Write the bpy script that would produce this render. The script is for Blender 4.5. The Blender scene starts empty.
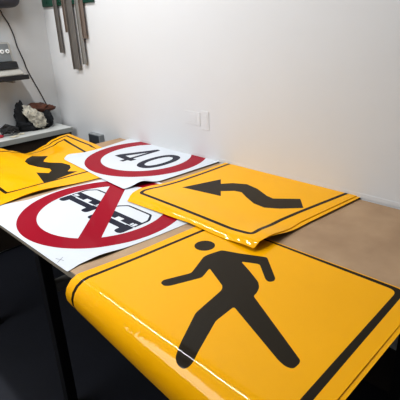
import bpy, bmesh, math, random
from mathutils import Vector, Matrix, noise
from mathutils.geometry import delaunay_2d_cdt
random.seed(7)
SC = bpy.context.scene
COL = SC.collection
PI = math.pi

# ------------------------------------------------------------------ materials
def srgb(r, g, b):
    f = lambda c: (c/255/12.92) if c/255 <= .04045 else ((c/255+.055)/1.055)**2.4
    return (f(r), f(g), f(b), 1)

def mat(name, rgb, rough=.5, metal=0.0, coat=0.0, coat_rough=.1, var=0.0, scale=8.0, bump=0.0, bump_scale=60.0, spec=.5, rgb2=None, detail=4.0):
    m = bpy.data.materials.new(name); m.use_nodes = True
    nt = m.node_tree; b = nt.nodes['Principled BSDF']
    c = srgb(*rgb)
    b.inputs['Base Color'].default_value = c
    b.inputs['Roughness'].default_value = rough
    b.inputs['Metallic'].default_value = metal
    b.inputs['Coat Weight'].default_value = coat
    b.inputs['Coat Roughness'].default_value = coat_rough
    b.inputs['Specular IOR Level'].default_value = spec
    tc = nt.nodes.new('ShaderNodeTexCoord')
    if var or rgb2:
        n = nt.nodes.new('ShaderNodeTexNoise'); n.inputs['Scale'].default_value = scale; n.inputs['Detail'].default_value = detail
        nt.links.new(tc.outputs['Object'], n.inputs['Vector'])
        r = nt.nodes.new('ShaderNodeValToRGB')
        r.color_ramp.elements[0].position = .32; r.color_ramp.elements[1].position = .68
        if rgb2:
            r.color_ramp.elements[0].color = c; r.color_ramp.elements[1].color = srgb(*rgb2)
        else:
            r.color_ramp.elements[0].color = tuple(x*(1-var) for x in c[:3])+(1,)
            r.color_ramp.elements[1].color = tuple(min(1, x*(1+var)) for x in c[:3])+(1,)
        nt.links.new(n.outputs['Fac'], r.inputs['Fac'])
        nt.links.new(r.outputs['Color'], b.inputs['Base Color'])
    if bump:
        n2 = nt.nodes.new('ShaderNodeTexNoise'); n2.inputs['Scale'].default_value = bump_scale; n2.inputs['Detail'].default_value = 3
        nt.links.new(tc.outputs['Object'], n2.inputs['Vector'])
        bp = nt.nodes.new('ShaderNodeBump'); bp.inputs['Strength'].default_value = bump; bp.inputs['Distance'].default_value = .01
        nt.links.new(n2.outputs['Fac'], bp.inputs['Height'])
        nt.links.new(bp.outputs['Normal'], b.inputs['Normal'])
    return m

M = dict(
    yellow=mat('yellow_reflective_vinyl', (240, 174, 0), .55, coat=.55, coat_rough=.05, var=.02, scale=3, spec=.04),
    white=mat('white_vinyl', (208, 213, 219), .45, coat=.2, coat_rough=.06, var=.012, scale=3, spec=.2),
    red=mat('crimson_print', (150, 10, 38), .5, coat=.22, coat_rough=.06, var=.03, scale=4, spec=.08),
    black=mat('black_print', (34, 26, 10), .5, coat=.4, coat_rough=.05, var=.05, scale=5, spec=.06),
    grey_print=mat('charcoal_print', (38, 40, 54), .5, coat=.22, coat_rough=.06, var=.05, scale=5, spec=.06),
    pen=mat('pencil_mark', (120, 120, 130), .7),
    backing=mat('sheet_backing', (190, 175, 130), .6),
    backing_white=mat('white_sheet_backing', (120, 120, 124), .6),
    board=mat('brown_board', (160, 132, 104), .6, rgb2=(178, 150, 120), scale=7, bump=.05, bump_scale=40),
    board_edge=mat('board_edge', (150, 140, 125), .6, var=.08, scale=30),
    dark_metal=mat('dark_metal', (30, 30, 32), .45, metal=.3, var=.1, scale=12),
    grey_metal=mat('grey_metal', (140, 138, 134), .45, metal=.25, var=.06, scale=10),
    strip_dark=mat('weathered_grey_metal', (112, 108, 104), .5, metal=.2, var=.08, scale=14),
    strip_brown=mat('brown_grey_metal', (120, 108, 100), .5, metal=.2, var=.08, scale=14),
    wall=mat('white_painted_plaster', (208, 209, 210), .75, var=.012, scale=2.2, bump=.05, bump_scale=9, spec=.2),
    wall_back=mat('grey_white_plaster', (200, 202, 203), .8, var=.015, scale=2.5, bump=.05, bump_scale=9, spec=.2),
    floor=mat('dark_floor', (30, 32, 41), .6, var=.15, scale=3, bump=.04, bump_scale=25),
    ceiling=mat('ceiling_paint', (225, 225, 222), .9),
    plate=mat('white_plastic', (232, 232, 228), .4),
    slot=mat('dark_slot', (150, 150, 146), .5),
    skirt=mat('dark_brown_skirting', (48, 40, 34), .6, var=.1),
    green=mat('dark_green_paint', (10, 62, 48), .45, var=.15, scale=10),
    bench=mat('pale_grey_laminate', (205, 207, 204), .5, var=.03, scale=6),
    bench_edge=mat('grey_laminate_edge', (150, 152, 148), .5, var=.03, scale=6),
    dark_wood=mat('dark_brown_wood', (46, 36, 26), .6, var=.15, scale=8),
    black_plastic=mat('black_plastic', (26, 27, 30), .35, var=.05),
    device=mat('grey_plastic', (118, 122, 124), .45, var=.03),
    device_light=mat('warm_grey_plastic', (165, 163, 156), .5, var=.03),
    casing=mat('dark_slate_plastic', (62, 63, 72), .45, var=.05),
    cable=mat('dark_cable', (48, 46, 46), .5),
    bag=mat('black_cloth', (30, 32, 36), .85, var=.2, scale=25, bump=.3, bump_scale=50),
    cloth=mat('pale_speckled_cloth', (226, 221, 206), .85, rgb2=(130, 128, 120), scale=38, bump=.3, bump_scale=60),
    leather=mat('red_brown_leather', (112, 68, 50), .6, rgb2=(74, 48, 40), scale=20, bump=.15, bump_scale=50),
    net=mat('dark_wire', (52, 52, 54), .6, var=.2, scale=30),
    pink=mat('dull_red_plastic', (176, 50, 66), .45),
    paper=mat('cream_paper', (218, 210, 188), .8, var=.05, scale=20),
    dial=mat('pale_dial', (228, 230, 230), .4),
    outlet=mat('dark_grey_plastic', (62, 66, 70), .5, var=.05),
    outlet_side=mat('mid_grey_plastic', (138, 142, 144), .5),
)

# ------------------------------------------------------------------ helpers
def link(name, bm, mats, parent=None, smooth=False, bevel=0.0, seg=2):
    me = bpy.data.meshes.new(name)
    bmesh.ops.recalc_face_normals(bm, faces=bm.faces) if bevel or not smooth else None
    bm.to_mesh(me); bm.free()
    if not isinstance(mats, (list, tuple)): mats = [mats]
    for m in mats: me.materials.append(m)
    if smooth:
        for p in me.polygons: p.use_smooth = True
    o = bpy.data.objects.new(name, me); COL.objects.link(o)
    if parent: o.parent = parent; o.matrix_parent_inverse = Matrix.Translation(-parent.location)
    if bevel:
        bv = o.modifiers.new('bevel', 'BEVEL'); bv.width = bevel; bv.segments = seg; bv.limit_method = 'ANGLE'
    return o

def tag(o, label, cat, group=None):
    o['label'] = label; o['category'] = cat
    if group: o['group'] = group
    return o

def thing(name, label, cat, loc, group=None):
    o = bpy.data.objects.new(name, None); COL.objects.link(o); o.location = loc
    o.empty_display_size = .05
    return tag(o, label, cat, group)

def struct(name, bm, m, **k):
    o = link(name, bm, m, **k); o['kind'] = 'structure'; return o

def box(bm, x0, x1, y0, y1, z0, z1, mi=0):
    v = [bm.verts.new((x, y, z)) for z in (z0, z1) for x, y in ((x0, y0), (x1, y0), (x1, y1), (x0, y1))]
    for f in ((0, 3, 2, 1), (4, 5, 6, 7), (0, 1, 5, 4), (1, 2, 6, 5), (2, 3, 7, 6), (3, 0, 4, 7)):
        bm.faces.new([v[i] for i in f]).material_index = mi
    return v

def boxm(*a):
    bm = bmesh.new(); box(bm, *a); return bm

def tube(bm, pts, r, n=8, caps=True):
    pts = [Vector(p) for p in pts]; rings = []
    rr = r if isinstance(r, (list, tuple)) else [r]*len(pts)
    up = Vector((.31, .17, .93)).normalized()
    for i, p in enumerate(pts):
        t = (pts[min(i+1, len(pts)-1)]-pts[max(i-1, 0)]).normalized()
        a = t.cross(up).normalized(); b = t.cross(a)
        rings.append([bm.verts.new(p+(a*math.cos(2*PI*k/n)+b*math.sin(2*PI*k/n))*rr[i]) for k in range(n)])
    for q, w in zip(rings, rings[1:]):
        for k in range(n): bm.faces.new((q[k], q[(k+1) % n], w[(k+1) % n], w[k]))
    if caps: bm.faces.new(rings[0][::-1]); bm.faces.new(rings[-1])

def blob(c, r, amp, freq, seed, sub=4, squash=None, floor_z=None):
    bm = bmesh.new(); bmesh.ops.create_icosphere(bm, subdivisions=sub, radius=1)
    for v in bm.verts:
        d = v.co.normalized(); k = 1+amp*noise.fractal(d*freq+Vector((seed, seed*.7, 0)), .8, 2.0, 4)
        if squash: k *= squash(d)
        v.co = Vector((c[0]+d.x*r[0]*k, c[1]+d.y*r[1]*k, c[2]+d.z*r[2]*k))
        if floor_z is not None: v.co.z = max(v.co.z, floor_z)
    return bm

def pip(p, poly):
    x, y = p; c = False; j = len(poly)-1
    for i in range(len(poly)):
        xi, yi = poly[i]; xj, yj = poly[j]
        if (yi > y) != (yj > y) and x < (xj-xi)*(y-yi)/(yj-yi)+xi: c = not c
        j = i
    return c

def rounded(poly, r, n=5):
    out = []; m = len(poly)
    for i in range(m):
        p = Vector(poly[i]); a = Vector(poly[i-1])-p; b = Vector(poly[(i+1) % m])-p
        k = min(r[i] if isinstance(r, (list, tuple)) else r, a.length*.45, b.length*.45)
        if k < 1e-5: out.append(tuple(p)); continue
        A = p+a.normalized()*k; B = p+b.normalized()*k
        for j in range(n+1):
            t = j/n; out.append(tuple(A*(1-t)**2+p*2*t*(1-t)+B*t*t))
    return out

def circle(cx, cy, rx, ry=None, n=72, e=2.0):
    ry = ry or rx; q = []
    for k in range(n):
        c, s = math.cos(2*PI*k/n), math.sin(2*PI*k/n)
        q.append((cx+rx*math.copysign(abs(c)**(2/e), c), cy+ry*math.copysign(abs(s)**(2/e), s)))
    return q

def inset(poly, d):
    area = sum(poly[i-1][0]*poly[i][1]-poly[i][0]*poly[i-1][1] for i in range(len(poly)))
    sgn = 1 if area > 0 else -1; out = []; n = len(poly)
    for i in range(n):
        p = Vector(poly[i]); a = (p-Vector(poly[i-1])).normalized(); b = (Vector(poly[(i+1) % n])-p).normalized()
        na = Vector((-a.y, a.x))*sgn; nb = Vector((-b.y, b.x))*sgn; m = (na+nb)
        m = m/max(.35, m.dot(na)); out.append(tuple(p+m*d))
    return out

def resample(poly, step):
    out = []
    for i in range(len(poly)):
        a = Vector(poly[i]); b = Vector(poly[(i+1) % len(poly)]); n = max(1, int((b-a).length/step))
        for k in range(n): out.append(tuple(a.lerp(b, k/n)))
    return out

def sheet(root, outline, layers, surf, mats, grid=.02, fine=None, thick=.0009):
    """One flexible sheet with its print: a plane partition of (outline + printed shapes), bent by surf(u, v) -> xyz.
    layers: (part name or None for bare sheet, polygon, clip polygon or None); the last one holding a spot wins."""
    verts, edges = [], []
    def loop(poly):
        poly = resample(poly, grid); s = len(verts); verts.extend(Vector(p) for p in poly)
        edges.extend((s+i, s+(i+1) % len(poly)) for i in range(len(poly)))
    loop(outline)
    for _, poly, clip in layers: loop(poly)
    xs = [p[0] for p in outline]; ys = [p[1] for p in outline]
    from mathutils.kdtree import KDTree
    kd = KDTree(len(edges))
    for i, (a, b) in enumerate(edges): kd.insert(((verts[a].x+verts[b].x)/2, (verts[a].y+verts[b].y)/2, 0), i)
    kd.balance()
    def seg(q, e):
        a, b = verts[e[0]], verts[e[1]]; ab = b-a; t = max(0, min(1, (Vector(q)-a).dot(ab)/max(1e-12, ab.length_squared)))
        return (Vector(q)-a-ab*t).length
    def far(q, st):
        return all(seg(q, edges[i]) > .35*st for _, i, d in kd.find_n((q[0], q[1], 0), 12) if d < grid*1.5)
    x = min(xs)
    while x < max(xs):
        st = fine[1] if fine and x < fine[0] else grid
        y = min(ys)
        while y < max(ys):
            q = (x+random.uniform(-.15, .15)*st, y+random.uniform(-.15, .15)*grid)
            if pip(q, outline) and far(q, st): verts.append(Vector(q))
            y += grid
        x += st
    V, E, F = delaunay_2d_cdt(verts, edges, [], 0, 1e-5, False)[:3]
    P3 = [Vector(surf(p.x, p.y)) for p in V]
    bms = {}; remap = {}
    def add(key, tri, mi=0, off=None):
        bm = bms.setdefault(key, bmesh.new()); rm = remap.setdefault((key, mi), {})
        vs = []
        for i in tri:
            if i not in rm: rm[i] = bm.verts.new(P3[i] if off is None else P3[i]+off[i])
            vs.append(rm[i])
        try: bm.faces.new(vs).material_index = mi
        except ValueError: pass
    inside = []
    for f in F:
        c = sum((Vector(V[i]) for i in f), Vector((0, 0)))/len(f)
        a, b, d = (V[i] for i in f[:3])
        if not pip(c, outline) or abs((b-a).cross(d-a)) < 2e-8: continue
        if (b-a).cross(d-a) < 0: f = f[::-1]
        key = None
        for nm, poly, clip in layers:
            if pip(c, poly) and (clip is None or pip(c, clip)): key = nm
        inside.append(f); add(key, f)
    # underside and rim belong to the bare sheet
    nrm = [Vector((0, 0, 0)) for _ in V]
    for f in inside:
        n = (P3[f[1]]-P3[f[0]]).cross(P3[f[2]]-P3[f[0]])
        for i in f: nrm[i] += n
    off = {i: -(n.normalized())*thick if n.length > 0 else Vector((0, 0, -thick)) for i, n in enumerate(nrm)}
    cnt = {}
    for f in inside:
        add(None, f[::-1], 1, off)
        for k in range(3):
            e = (f[k], f[(k+1) % 3]); cnt[e] = 1
    bm = bms[None]
    for (a, b) in list(cnt):
        if (b, a) not in cnt:
            q = [bm.verts.new(P3[a]), bm.verts.new(P3[a]+off[a]), bm.verts.new(P3[b]+off[b]), bm.verts.new(P3[b])]
            bm.faces.new(q).material_index = 0
    parts = {}
    for key, bm in bms.items():
        nm = 'sheet' if key is None else key
        parts[nm] = link(nm, bm, mats[nm], root, smooth=True)
    return parts

def sm(t):
    t = max(0.0, min(1.0, t))
    return t*t*(3-2*t)
def gauss(a, b, w): return math.exp(-((a-b)/w)**2)
def z_ped(x, y): return .8838 + .0004*math.sin(9*x+5*y)
def z_ped_low(x, y): return .8818
def z_noov(x, y):
    return .8816 + .0005*math.sin(11*x-7*y) + .012*gauss(x, .62, .07)*sm((1.19-y)/.10)
def sag(x):
    k = [(.5, .07), (.84, .062), (.918, .033), (.985, .003), (1.06, -.034), (1.126, -.033), (1.218, -.018), (1.285, 0.0), (1.36, .007), (1.6, .01)]
    for (a, p), (b, q) in zip(k, k[1:]):
        if x <= b: return p+(q-p)*sm((x-a)/(b-a))
    return k[-1][1]
def z_left(x, y):
    t = max(0.0, min(1.15, (y-2.12)/.53))
    sg = sag(x); tn = max(0.0, min(1.2, (y-2.37)/.28))
    return .8842 + (sg*t*t if sg > 0 else sg*tn**1.3) + .012*gauss(x, .76, .12)*sm((1.98-y)/.14) + .016*gauss(x, .72, .10)*gauss(y, 2.2, .16)
def z_left_low(x, y): return z_left(x, y) - .0028
def z_forty(x, y):
    return .8872 + .0006*math.sin(8*x+9*y) + .018*gauss(x, 1.125, .045)*sm((1.66-y)/.10)
def z_arrow(x, y):
    e = max(0.0, 1.012-x)/.032
    crown = .013*(1-min(1.15, e)**2) if x < 1.03 else .013*gauss(x, 1.03, .10)
    return .8905 + crown + .012*sm((1.20-x)/.16)*sm((.92-y)/.14) + .002*math.sin(6*y+1)*gauss(x, 1.1, .2)
def z_arrow_low(x, y): return z_arrow(x, y) - .0028

PED_BODY = [(0.8442, 0.863), (0.8648, 0.8612), (0.9125, 0.8481), (0.9345, 0.7905), (0.9725, 0.7094), (0.8906, 0.6181), (0.876, 0.6143), (0.8642, 0.6226), (0.8688, 0.6376), (0.9246, 0.7018), (0.8992, 0.7543), (0.8748, 0.7023), (0.8446, 0.6447), (0.8232, 0.6247), (0.7968, 0.6143), (0.782, 0.6127), (0.6614, 0.3866), (0.6502, 0.3829), (0.6295, 0.3839), (0.624, 0.3997), (0.629, 0.422), (0.7104, 0.6207), (0.6355, 0.616), (0.5025, 0.5599), (0.4882, 0.5594), (0.4761, 0.5686), (0.476, 0.5888), (0.4853, 0.6035), (0.6246, 0.6769), (0.745, 0.6958), (0.7622, 0.7077), (0.8057, 0.8004), (0.7548, 0.782), (0.6618, 0.8206), (0.6512, 0.8325), (0.6541, 0.8517), (0.6692, 0.8578), (0.7512, 0.8236)]
PED_HEAD = [(0.8682, 0.943), (0.928, 0.9405), (0.9284, 0.8801), (0.8686, 0.8825), (0.8976, 0.9543), (0.9388, 0.9064), (0.8567, 0.9127), (0.8997, 0.8696)]
ARROW = [(1.211, 1.3595), (1.4003, 1.2964), (1.3551, 1.2551), (1.3961, 1.2193), (1.4255, 1.1616), (1.4103, 1.0902), (1.3709, 1.0097), (1.3627, 0.9715), (1.4303, 0.8844), (1.3599, 0.8247), (1.2962, 0.8897), (1.2648, 0.942), (1.2711, 0.9993), (1.3023, 1.061), (1.3343, 1.1161), (1.3277, 1.15), (1.2866, 1.1927), (1.2439, 1.1536)]
S_ARROW = [(1.0197, 2.4495), (1.0755, 2.3629), (1.0238, 2.3075), (1.0057, 2.2775), (1.0167, 2.2374), (1.0605, 2.171), (1.0671, 2.0972), (1.0462, 2.0512), (1.0051, 2.0108), (1.0392, 1.9678), (0.8357, 1.9271), (0.8881, 2.1232), (0.9275, 2.0633), (0.9576, 2.0932), (0.9661, 2.1289), (0.9368, 2.2097), (0.9215, 2.2816), (0.9296, 2.3462), (0.9683, 2.4055)]
H = lambda zf: (lambda x, y: (x, y, zf(x, y)))

# ------------------------------------------------------------------ room
WX, WY = 1.605, 3.175            # right wall and back wall
struct('floor', boxm(-3.2, WX+.1, -2.6, WY+.1, -.08, 0), M['floor'])
struct('wall_right', boxm(WX, WX+.1, -2.6, WY+.1, 0, 2.9), M['wall'])
struct('wall_back', boxm(-3.2, WX, WY, WY+.1, 0, 2.9), M['wall_back'])
struct('wall_left', boxm(-3.3, -3.2, -2.6, WY+.1, 0, 2.9), M['wall'])
struct('wall_front', boxm(-3.2, WX, -2.7, -2.6, 0, 2.9), M['wall'])
struct('ceiling', boxm(-3.3, WX+.1, -2.7, WY+.1, 2.9, 2.98), M['ceiling'])
struct('baseboard_right', boxm(WX-.012, WX, -2.6, .80, 0, .235), M['skirt'], bevel=.002)
struct('wall_strip_1', boxm(WX-.0018, WX, -2.6, 2.3, .886, .905), M['wall'], bevel=.001)  # thin raised strip in the wall colour, just above the table

# ------------------------------------------------------------------ table
TX0, TX1, TY0, TY1, TZ = .514, 1.6, .305, 2.385, .88
t = thing('work_table', 'long brown board work table against the wall carrying the printed sign sheets', 'table', (1.05, 1.35, 0))
bm = bmesh.new(); box(bm, TX0, TX1, TY0, TY1, TZ-.028, TZ)
link('tabletop', bm, M['board'], t, bevel=.0015)
bm = bmesh.new(); box(bm, TX0-.0012, TX0-.0002, TY0, TY1, TZ-.026, TZ-.002)
link('edge_band', bm, M['board_edge'], t)
for y in (.42, 1.47, 2.33):
    for x in (.575, 1.50):
        lg = link('leg', boxm(x-.022, x+.022, y-.022, y+.022, .012, TZ-.03), M['dark_metal'], t, bevel=.003)
        link('foot_pad', boxm(x-.028, x+.028, y-.028, y+.028, 0, .012), M['black_plastic'], lg, bevel=.002)
    link('crossbar', boxm(.598, 1.477, y-.015, y+.015, TZ-.07, TZ-.03), M['dark_metal'], t, bevel=.002)
link('stretcher', boxm(.598, 1.477, 1.45, 1.49, .605, .643), M['grey_metal'], t, bevel=.003)
link('stretcher', boxm(1.48, 1.52,    .443, 2.307, .545, .585), M['dark_metal'], t, bevel=.003)

# ------------------------------------------------------------------ sign sheets
SG = 'printed road sign sheets on the table'
YM = [M['yellow'], M['backing']]; WM = [M['white'], M['backing_white']]

# pedestrian sign: its long edge rolls over the front of the table
RX0 = .526
def roll(zf, x0=RX0, d=0.0):
    def f(s, y):
        z = zf(x0, y); R = .058+.042*(1.06-y)-d
        if s >= x0: return (s, y, zf(s, y))
        a = (x0-s)/R
        return (x0-R*math.sin(a), y, z-R*(1-math.cos(a)))
    return f
ped_out = rounded([(.325, 1.084), (.52, 1.080), (.70, 1.054), (.93, 1.041), (1.069, 1.030), (1.077, .278), (.325, .2745)], .008)
pb_out = rounded([(.368, 1.047), (.53, 1.0445), (.70, 1.026), (1.0655, .994), (1.0725, .3205), (.368, .3045)], [.03, 0, 0, .03, .03, .03])
pb_in = rounded([(.383, 1.034), (.53, 1.0315), (.70, 1.013), (1.0595, .981), (1.0575, .3385), (.383, .3255)], [.02, 0, 0, .03, .025, .02])
lo = thing('sign_sheet', 'plain yellow sheet under the pedestrian sign, only its right rim and rolled edge showing', 'sign', (.8, .7, .881), SG)
sheet(lo, rounded([(.345, 1.060), (1.060, 1.02), (1.066, .266), (.335, .2645)], .008), [], roll(z_ped_low, RX0+.0005, .0022), {'sheet': YM}, .03, (RX0, .008))
r = thing('sign_sheet', 'yellow pedestrian sign with large black walking figure, nearest sheet, front edge rolled down', 'sign', (.8, .7, .884), SG)
head_c = (.8985, .9117)
sheet(r, ped_out, [('border', pb_out, None), (None, pb_in, None), ('walking_figure', rounded(PED_BODY, .009, 4), None), ('walking_figure', circle(head_c[0], head_c[1], .0345, .0345, 40), None)],
      roll(z_ped), {'sheet': YM, 'border': M['black'], 'walking_figure': M['black']}, .02, (RX0+.01, .005))

# no overtaking sign
c1 = (.8551, 1.4501)
def car(x0, y0):
    f = lambda q: [(x0+v, y0-u) for u, v in q]
    G = 'car_symbols'
    L = [(G, f(rounded([(0, .105), (.0, .145), (.038, .182), (.190, .182), (.228, .140), (.228, .105)], .012)), None),
         (None, f(rounded([(.011, .1), (.011, .141), (.042, .173), (.186, .173), (.217, .136), (.217, .1)], .01)), None),
         (G, f([(0, .068), (.228, .068), (.228, .110), (0, .110)]), None),
         (G, f([(0, .030), (.228, .030), (.228, .060), (0, .060)]), None),
         (G, f(rounded([(0, 0), (.045, 0), (.045, .064), (0, .064)], [.02, .02, 0, 0])), None),
         (G, f(rounded([(.183, 0), (.228, 0), (.228, .064), (.183, .064)], [.02, .02, 0, 0])), None),
         (None, f([(.009, .071), (.024, .071), (.024, .090), (.009, .090)]), None),
         (None, f([(.027, .071), (.038, .071), (.038, .087), (.027, .087)]), None),
         (None, f([(.190, .071), (.201, .071), (.201, .087), (.190, .087)]), None),
         (None, f([(.204, .071), (.219, .071), (.219, .090), (.204, .090)]), None),
         (None, f([(.098, .066), (.136, .066), (.136, .088), (.098, .088)]), None)]
    return L
R1, R1i = .3365, .262
disc = circle(c1[0], c1[1], R1, n=110); disc_i = circle(c1[0], c1[1], R1i, n=100)
d1 = Vector((1, 1)).normalized(); n1 = Vector((-1, 1)).normalized(); cc = Vector(c1)
slash = [tuple(cc+d1*a+n1*b) for a, b in ((-.4, -.042), (.4, -.058), (.4, .022), (-.4, .042))]
nv_out = rounded([(.5045, 1.118), (.55, 1.126), (.645, 1.112), (.84, 1.092), (1.185, 1.075), (1.215, 1.74), (.85, 1.800), (.69, 1.795), (.502, 1.862)], [.006, 0, 0, 0, .01, .01, 0, 0, .006])
r = thing('sign_sheet', 'white no overtaking sign with red ring and slash across two black cars', 'sign', (.86, 1.45, .8815), SG)
L = [('prohibition_ring', disc, None), (None, disc_i, None)] + car(.783, 1.700) + car(.763, 1.436) + [('prohibition_ring', slash, disc)]
xm = lambda a, b, w=.0011: (lambda A, B: (lambda n: [tuple(A+n*w), tuple(B+n*w), tuple(B-n*w), tuple(A-n*w)])(Vector((-(B-A).y, (B-A).x)).normalized()))(Vector(a), Vector(b))
L += [('pen_mark', xm((.520, 1.222), (.532, 1.190)), None), ('pen_mark', xm((.511, 1.193), (.541, 1.213)), None)]
sheet(r, nv_out, L, H(z_noov), {'sheet': WM, 'prohibition_ring': M['red'], 'car_symbols': M['grey_print'], 'pen_mark': M['pen']}, .02)

# winding road sign on the far end of the table, over a second one
lf_out = rounded([(.578, 1.824), (.70, 1.834), (.86, 1.820), (1.06, 1.787), (1.27, 1.775), (1.335, 2.22), (1.364, 2.668), (1.14, 2.645), (1.02, 2.625), (.62, 2.65)], [.006, 0, 0, 0, .006, 0, .02, 0, 0, .006])
lb_out = [(.650, 1.938), (.72, 1.925), (.84, 1.925), (.985, 1.922), (1.215, 1.905), (1.2645, 2.236), (1.337, 2.642), (1.205, 2.600), (1.055, 2.582), (.92, 2.595), (.675, 2.60)]
low_out = rounded([(.60, 1.84), (1.30, 1.79), (1.402, 2.38), (1.425, 2.745), (1.18, 2.70), (1.05, 2.665), (.62, 2.665)], [.006, .006, 0, .02, 0, 0, .006])
low_b = [(.66, 1.93), (1.26, 1.90), (1.372, 2.38), (1.394, 2.712), (1.18, 2.665), (1.05, 2.640), (.675, 2.635)]
lo = thing('sign_sheet', 'yellow sheet under the winding road sign, only its far border line and rim showing', 'sign', (1, 2.2, .881), SG)
sheet(lo, low_out, [('border', low_b, None), (None, inset(low_b, .015), None)], H(z_left_low), {'sheet': YM, 'border': M['black']}, .025)
r = thing('sign_sheet', 'yellow winding road sign with black double-bend arrow, buckled over the table far end', 'sign', (1, 2.2, .884), SG)
sheet(r, lf_out, [('border', lb_out, None), (None, inset(lb_out, .016), None), ('winding_arrow', S_ARROW, None)], H(z_left),
      {'sheet': YM, 'border': M['black'], 'winding_arrow': M['black']}, .018)

# speed limit sign
c2 = (1.4223, 1.8801); R2, R2i = .339, .252
ft_out = rounded([(1.098, 2.222), (1.165, 2.296), (1.245, 2.250), (1.35, 2.245), (1.6035, 2.285), (1.6035, 1.495), (1.21, 1.513), (1.12, 1.54), (1.036, 1.560), (1.053, 1.77)], [.03, .03, 0, 0, .002, .002, 0, 0, .008, 0])
four = [(1.278, 1.936), (1.283, 1.908), (1.312, 1.910), (1.316, 1.882), (1.354, 1.880), (1.351, 1.910), (1.552, 1.913), (1.556, 1.940), (1.355, 2.040), (1.322, 2.045), (1.312, 1.936)]
four_h = [(1.350, 1.935), (1.358, 1.990), (1.480, 1.936)]
r = thing('sign_sheet', 'white speed limit sign with the number 40 inside a red ring, against the wall', 'sign', (1.35, 1.9, .887), SG)
zo = (1.409, 1.756)
sheet(r, ft_out, [('ring', circle(c2[0], c2[1], R2, n=110), None), (None, circle(c2[0], c2[1], R2i, n=100), None),
                  ('numerals', four, None), (None, four_h, None),
                  ('numerals', circle(zo[0], zo[1], .132, .077, 60, 2.35), None), (None, circle(zo[0], zo[1], .091, .042, 50, 2.2), None)],
      H(z_forty), {'sheet': WM, 'ring': M['red'], 'numerals': M['grey_print']}, .018)

# curve arrow sign
ar_out = rounded([(.962, 1.438), (1.07, 1.478), (1.13, 1.482), (1.225, 1.460), (1.41, 1.450), (1.6035, 1.450), (1.6035, .728), (1.25, .765), (1.027, .757), (.970, .762), (.978, 1.07)], [.012, 0, 0, 0, 0, .002, .002, 0, .004, .006, 0])
ab_out = rounded([(1.022, 1.430), (1.06, 1.450), (1.11, 1.452), (1.268, 1.435), (1.40, 1.430), (1.70, 1.428), (1.70, .748), (1.31, .809), (1.20, .822), (1.10, .812), (1.012, .798), (1.017, 1.108)], [.03, .03, 0, 0, 0, 0, 0, 0, .03, .03, .035, 0])
ar_low = rounded([(.975, 1.42), (1.07, 1.462), (1.41, 1.435), (1.6035, 1.435), (1.6035, .712), (1.27, .744), (1.04, .757), (.985, .775)], [.012, 0, 0, .002, .002, 0, 0, .02])
lo = thing('sign_sheet', 'plain yellow sheet under the curve arrow sign, only a sliver along its right edge showing', 'sign', (1.28, 1.1, .887), SG)
sheet(lo, ar_low, [], H(z_arrow_low), {'sheet': YM}, .025)
r = thing('sign_sheet', 'yellow curve warning sign with one black bent arrow pointing left, beside the wall', 'sign', (1.28, 1.1, .89), SG)
sheet(r, ar_out, [('border', ab_out, None), (None, inset(ab_out, .016), None), ('curve_arrow', ARROW, None)], H(z_arrow),
      {'sheet': YM, 'border': M['black'], 'curve_arrow': M['black']}, .018, (1.035, .006))

# ------------------------------------------------------------------ wall fittings
def wall_plate(y0, y1, z0, z1, label, slots):
    o = thing('wall_plate', label, 'wall plate', (WX, (y0+y1)/2, z0), 'blank white wall plates')
    link('cover', boxm(WX-.0022, WX, y0, y1, z0, z1), M['wall'], o, bevel=.0012)
    for a, b, c, d in slots: link('module', boxm(WX-.0032, WX-.0021, a, b, c, d), M['wall'], o, bevel=.0004)
wall_plate(1.625, 1.745, 1.060, 1.132, 'white landscape wall plate above the speed limit sign', [(1.655, 1.715, 1.075, 1.117)])
wall_plate(1.560, 1.617, 1.043, 1.143, 'white upright wall plate right of the landscape plate', [(1.573, 1.604, 1.063, 1.123)])
o = thing('outlet_box', 'dark grey surface outlet box low on the wall behind the table', 'outlet', (WX, 2.66, .76))
link('housing', boxm(WX-.040, WX, 2.585, 2.725, .762, .872), M['outlet_side'], o, bevel=.004)
link('cover', boxm(WX-.045, WX-.040, 2.592, 2.718, .768, .866), M['outlet'], o, bevel=.002)

RZ = 1.708
o = thing('tool_rail', 'dark green rail fixed high on the right wall by the corner', 'rail', (WX, 2.8, RZ))
link('rail', boxm(WX-.015, WX, 2.50, 3.155, RZ, RZ+.13), M['green'], o, bevel=.003)
for y in (2.53, 2.90, 3.10): link('bracket', boxm(WX-.019, WX-.015, y-.02, y+.02, RZ+.020, RZ+.09), M['green'], o, bevel=.002)
SGp = 'metal strips hanging from the green rail'
def strip(y, w, z0, dep, m, label, z1=RZ+.10, lean=0):
    s = bmesh.new()
    box(s, WX-.0195-dep, WX-.0195, y+w-.003, y+w, RZ, z1)
    box(s, WX-.0195-dep, WX-.0008, y+w-.003, y+w, z0, RZ-.001)
    box(s, WX-.0195, WX-.0160, y, y+w-.003, z0, z1)
    ob = link('metal_strip', s, m, bevel=.0008, seg=1); tag(ob, label, 'metal strip', SGp)
strip(2.940, .034, 1.407, .010, M['strip_dark'], 'grey angle strip hanging from green rail, leftmost and nearest the corner')
strip(2.822, .034, 1.540, .010, M['strip_brown'], 'short brownish strip second from the corner on the green rail')
strip(2.742, .074, 1.302, .014, M['strip_dark'], 'longest and widest grey strip in the middle of the green rail')
strip(2.655, .040, 1.338, .008, M['grey_metal'], 'paler long grey strip just right of the longest strip')
strip(2.612, .036, 1.500, .010, M['strip_brown'], 'short brownish strip at the right end of the green rail')

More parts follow.
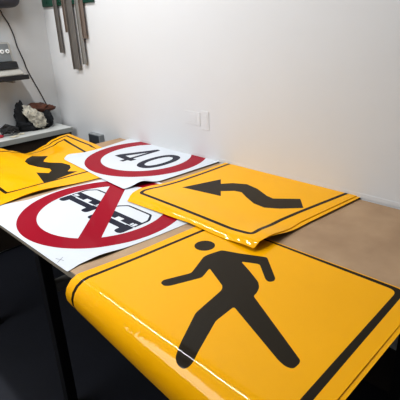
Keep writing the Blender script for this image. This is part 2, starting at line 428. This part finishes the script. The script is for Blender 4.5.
# ------------------------------------------------------------------ back wall: shelf, device, casing, cable
o = thing('wall_shelf', 'grey wall shelf with black front edge on the back wall', 'shelf', (1.1, WY, 1.27))
link('board', boxm(.55, 1.327, 2.995, WY-.001, 1.262, 1.284), M['device_light'], o, bevel=.002)
link('front_edge', boxm(.55, 1.327, 2.983, 2.995, 1.256, 1.286), M['black_plastic'], o, bevel=.002)
for x in (.65, 1.24):
    link('bracket', boxm(x-.01, x+.01, 3.04, WY-.001, 1.236, 1.262), M['grey_metal'], o, bevel=.002)
o = thing('dial_device', 'grey box device with two pale round dials on the wall shelf', 'device', (1.15, 3.12, 1.284))
bm = bmesh.new()
pr = [(3.005, 1.286), (3.005, 1.297), (3.075, 1.350), (3.080, 1.372), (3.098, 1.488), (3.115, 1.494), (3.160, 1.494), (3.160, 1.286)]
A = [bm.verts.new((.93, y, z)) for y, z in pr]; B = [bm.verts.new((1.284 + (.022 if z < 1.33 else 0), y, z)) for y, z in pr]
bm.faces.new(A[::-1]); bm.faces.new(B)
for k in range(len(pr)): bm.faces.new((A[k], A[(k+1) % len(pr)], B[(k+1) % len(pr)], B[k]))
link('housing', bm, M['device_light'], o, bevel=.005)
def on_panel(x, t, off):   # point on the sloping front panel
    y = 3.080+.018*t; z = 1.372+.116*t
    return Vector((x, y-off*.975, z+off*.22))
bm = bmesh.new()
q = [on_panel(x, tt, d) for d in (.001, .005) for x, tt in ((.935, .02), (1.272, .02), (1.266, .98), (.935, .98))]
v = [bm.verts.new(p) for p in q]
for f in ((0, 3, 2, 1), (4, 5, 6, 7), (0, 1, 5, 4), (1, 2, 6, 5), (2, 3, 7, 6), (3, 0, 4, 7)): bm.faces.new([v[i] for i in f])
pan = link('front_panel', bm, M['device'], o, bevel=.001)
for x in (1.217, 1.253):
    bm = bmesh.new(); tube(bm, [on_panel(x, .56, .004), on_panel(x, .56, .010)], .0135, 24)
    dl = link('dial', bm, M['dial'], pan, bevel=.001)
    bm = bmesh.new(); tube(bm, [on_panel(x, .56, .010), on_panel(x, .56, .0125)], .006, 12); link('dial_hub', bm, M['device'], dl)
bm = bmesh.new()
pr2 = [(3.035, 1.327), (3.073, 1.351), (3.079, 1.370), (3.050, 1.366)]
A = [bm.verts.new((.935, y-.004, z+.003)) for y, z in pr2]; B = [bm.verts.new((1.288, y-.004, z+.003)) for y, z in pr2]
bm.faces.new(A[::-1]); bm.faces.new(B)
for k in range(4): bm.faces.new((A[k], A[(k+1) % 4], B[(k+1) % 4], B[k]))
link('dark_bar', bm, M['black_plastic'], o, bevel=.001)

o = thing('wall_casing', 'dark slate rounded casing hanging high on the back wall, top left', 'appliance', (1.15, WY, 1.75))
bm = bmesh.new(); box(bm, .86, 1.385, 3.0, WY-.001, 1.705, 2.0)
link('shell', bm, M['casing'], o, smooth=True, bevel=.055, seg=5)
link('mounting_plate', boxm(.95, 1.28, WY-.012, WY-.001, 1.685, 1.74), M['black_plastic'], o, bevel=.002)

bm = bmesh.new()
pts = [(1.280, WY-.006, 1.698), (1.298, WY-.006, 1.688), (1.304, WY-.006, 1.664), (1.332, WY-.005, 1.610), (1.354, WY-.005, 1.531), (1.361, WY-.005, 1.472), (1.374, WY-.005, 1.422), (1.391, WY-.005, 1.363), (1.403, WY-.005, 1.304), (1.430, WY-.005, 1.230), (1.463, WY-.005, 1.147), (1.492, WY-.005, 1.068), (1.507, WY-.005, 1.009), (1.512, WY-.006, 0.881)]
sm_pts = []
for i in range(len(pts)-1):
    p0, p1, p2, p3 = (Vector(pts[max(0, min(len(pts)-1, i+k))]) for k in (-1, 0, 1, 2))
    for k in range(4):
        s = k/4; sm_pts.append(.5*((2*p1)+(p2-p0)*s+(2*p0-5*p1+4*p2-p3)*s*s+(3*p1-p0-3*p2+p3)*s**3))
sm_pts.append(Vector(pts[-1]))
tube(bm, sm_pts, .0038, 8)
tag(link('power_cable', bm, M['cable'], smooth=True), 'thin dark cable running down the back wall from the dark casing', 'cable')

# ------------------------------------------------------------------ bench with clutter
BZ = .884
o = thing('bench', 'pale grey narrow bench along the back wall carrying a black bag', 'bench', (.7, 3.12, 0))
link('bench_top', boxm(-.60, 1.565, 2.945, WY-.002, BZ-.006, BZ), M['bench'], o)
link('front_edge', boxm(-.60, 1.565, 2.939, 2.945, BZ-.034, BZ), M['bench_edge'], o, bevel=.001)
link('apron', boxm(-.60, 1.562, 2.960, 2.985, BZ-.12, BZ-.008), M['dark_wood'], o)
link('back_panel', boxm(-.58, 1.55, 3.145, 3.165, .02, BZ-.008), M['dark_wood'], o)
for x in (-.55, .55, 1.54): link('support_panel', boxm(x-.012, x+.012, 2.988, 3.143, 0, BZ-.008), M['dark_wood'], o)

bz = BZ
o = thing('bag', 'slumped black cloth bag with an upright flap on the grey bench', 'bag', (1.33, 3.12, bz))
link('body', blob((1.350, 3.105, bz+.042), (.115, .050, .056), .35, 2.2, 3, floor_z=bz), M['bag'], o, smooth=True)
link('flap', blob((1.272, 3.115, bz+.104), (.044, .034, .104), .35, 2.0, 8, floor_z=bz), M['bag'], o, smooth=True)
link('side_pocket', blob((1.452, 3.110, bz+.062), (.050, .045, .066), .25, 2.2, 5, floor_z=bz), M['bag'], o, smooth=True)
tag(link('leather_pouch', blob((1.378, 3.128, bz+.136), (.120, .032, .040), .4, 2.4, 12, squash=lambda d: 1+.15*d.x), M['leather'], smooth=True),
    'red-brown leather pouch lying across the top of the black bag', 'pouch')
def drape(d): return 1.0
bm = blob((0, 0, 0), (.098, .036, .046), .45, 2.6, 21)
bmesh.ops.rotate(bm, verts=bm.verts, cent=(0, 0, 0), matrix=Matrix.Rotation(math.radians(52), 3, 'Y'))
bmesh.ops.translate(bm, verts=bm.verts, vec=(1.350, 3.058, bz+.092))
for v in bm.verts: v.co.z = max(v.co.z, bz+.001)
tag(link('crumpled_cloth', bm, M['cloth'], smooth=True), 'pale speckled crumpled cloth draped over the front of the black bag', 'cloth')
rng = random.Random(5)
bm = bmesh.new(); pts = []
for k in range(90):
    a = k*.83; rr = .048+.012*math.sin(k*1.7)
    pts.append((1.160+rr*math.cos(a)*1.05, 3.085+.045*math.sin(a+.4*math.sin(k)), bz+.012+.062*abs(math.sin(k*.37))*(1-.5*abs(math.cos(a)))))
tube(bm, pts, .0042, 6)
tag(link('wire_coil', bm, M['net'], smooth=True), 'tangled heap of dark wire on the bench left of the bag', 'wire')
bm = bmesh.new(); tube(bm, [(.98, 3.065, bz+.011), (1.085, 3.055, bz+.011), (1.10, 3.053, bz+.010)], [.011, .011, .005], 12)
o = tag(link('marker', bm, M['pink'], smooth=True), 'short dull red marker lying near the bench front edge', 'marker')
def scrap(x, y, w, d, rot, label, seed):
    bm = bmesh.new(); n = 6; vs = []
    for i in range(n+1):
        for j in range(n+1):
            a, b = (i/n-.5)*w, (j/n-.5)*d
            vs.append(bm.verts.new((x+a*math.cos(rot)-b*math.sin(rot), y+a*math.sin(rot)+b*math.cos(rot), bz+.003+.008*abs(noise.noise(Vector((i*.6, j*.6, seed)))))))
    for i in range(n):
        for j in range(n): bm.faces.new((vs[i*(n+1)+j], vs[(i+1)*(n+1)+j], vs[(i+1)*(n+1)+j+1], vs[i*(n+1)+j+1]))
    tag(link('paper_scrap', bm, M['paper'], smooth=True), label, 'paper', 'paper scraps on the bench')
scrap(1.150, 3.000, .055, .045, .3, 'cream paper scrap beside the red marker on the bench', 1.3)
scrap(1.215, 3.035, .045, .035, -.4, 'cream paper scrap just left of the black bag', 4.1)

# ------------------------------------------------------------------ light
def area(name, loc, rot, sx, sy, power, color=(1, 1, 1)):
    l = bpy.data.lights.new(name, 'AREA'); l.shape = 'RECTANGLE'; l.size = sx; l.size_y = sy; l.energy = power; l.color = color
    o = bpy.data.objects.new(name, l); o.location = loc; o.rotation_euler = rot; COL.objects.link(o); return o
area('ceiling_tube', (.70, 2.05, 2.80), (0, 0, 0), .06, 1.9, 29, (.97, .985, 1))
kd = Vector((1.5, 1.3, .9))-Vector((-1.0, 1.9, 2.75))
area('soft_fill', (-1.0, 1.9, 2.75), kd.to_track_quat('-Z', 'Y').to_euler(), 1.5, 1.8, 58, (.95, .975, 1))  # added broad fill from upper left, evens the brightness of the right wall
w = bpy.data.worlds.new('room_air'); SC.world = w; w.use_nodes = True
w.node_tree.nodes['Background'].inputs[0].default_value = (.9, .93, 1, 1)
w.node_tree.nodes['Background'].inputs[1].default_value = .1

# ------------------------------------------------------------------ camera
cam = bpy.data.cameras.new('camera'); co = bpy.data.objects.new('camera', cam); COL.objects.link(co)
cam.sensor_width = 36; cam.sensor_fit = 'HORIZONTAL'; cam.lens = 433.05*36/400
pitch, yaw, rollr = .39293966, .770727103, -.041846038
fw = Vector((math.sin(yaw)*math.cos(pitch), math.cos(yaw)*math.cos(pitch), -math.sin(pitch)))
rt = Vector((math.cos(yaw), -math.sin(yaw), 0)); up = rt.cross(fw)
r2 = rt*math.cos(rollr)+up*math.sin(rollr); u2 = -rt*math.sin(rollr)+up*math.cos(rollr)
mw = Matrix((r2, u2, -fw)).transposed().to_4x4(); mw.translation = Vector((0, 0, 1.58))
co.matrix_world = mw; cam.clip_start = .02
SC.camera = co
SC.view_settings.view_transform = 'Standard'
SC.view_settings.look = 'Medium High Contrast'
SC.view_settings.exposure = .12
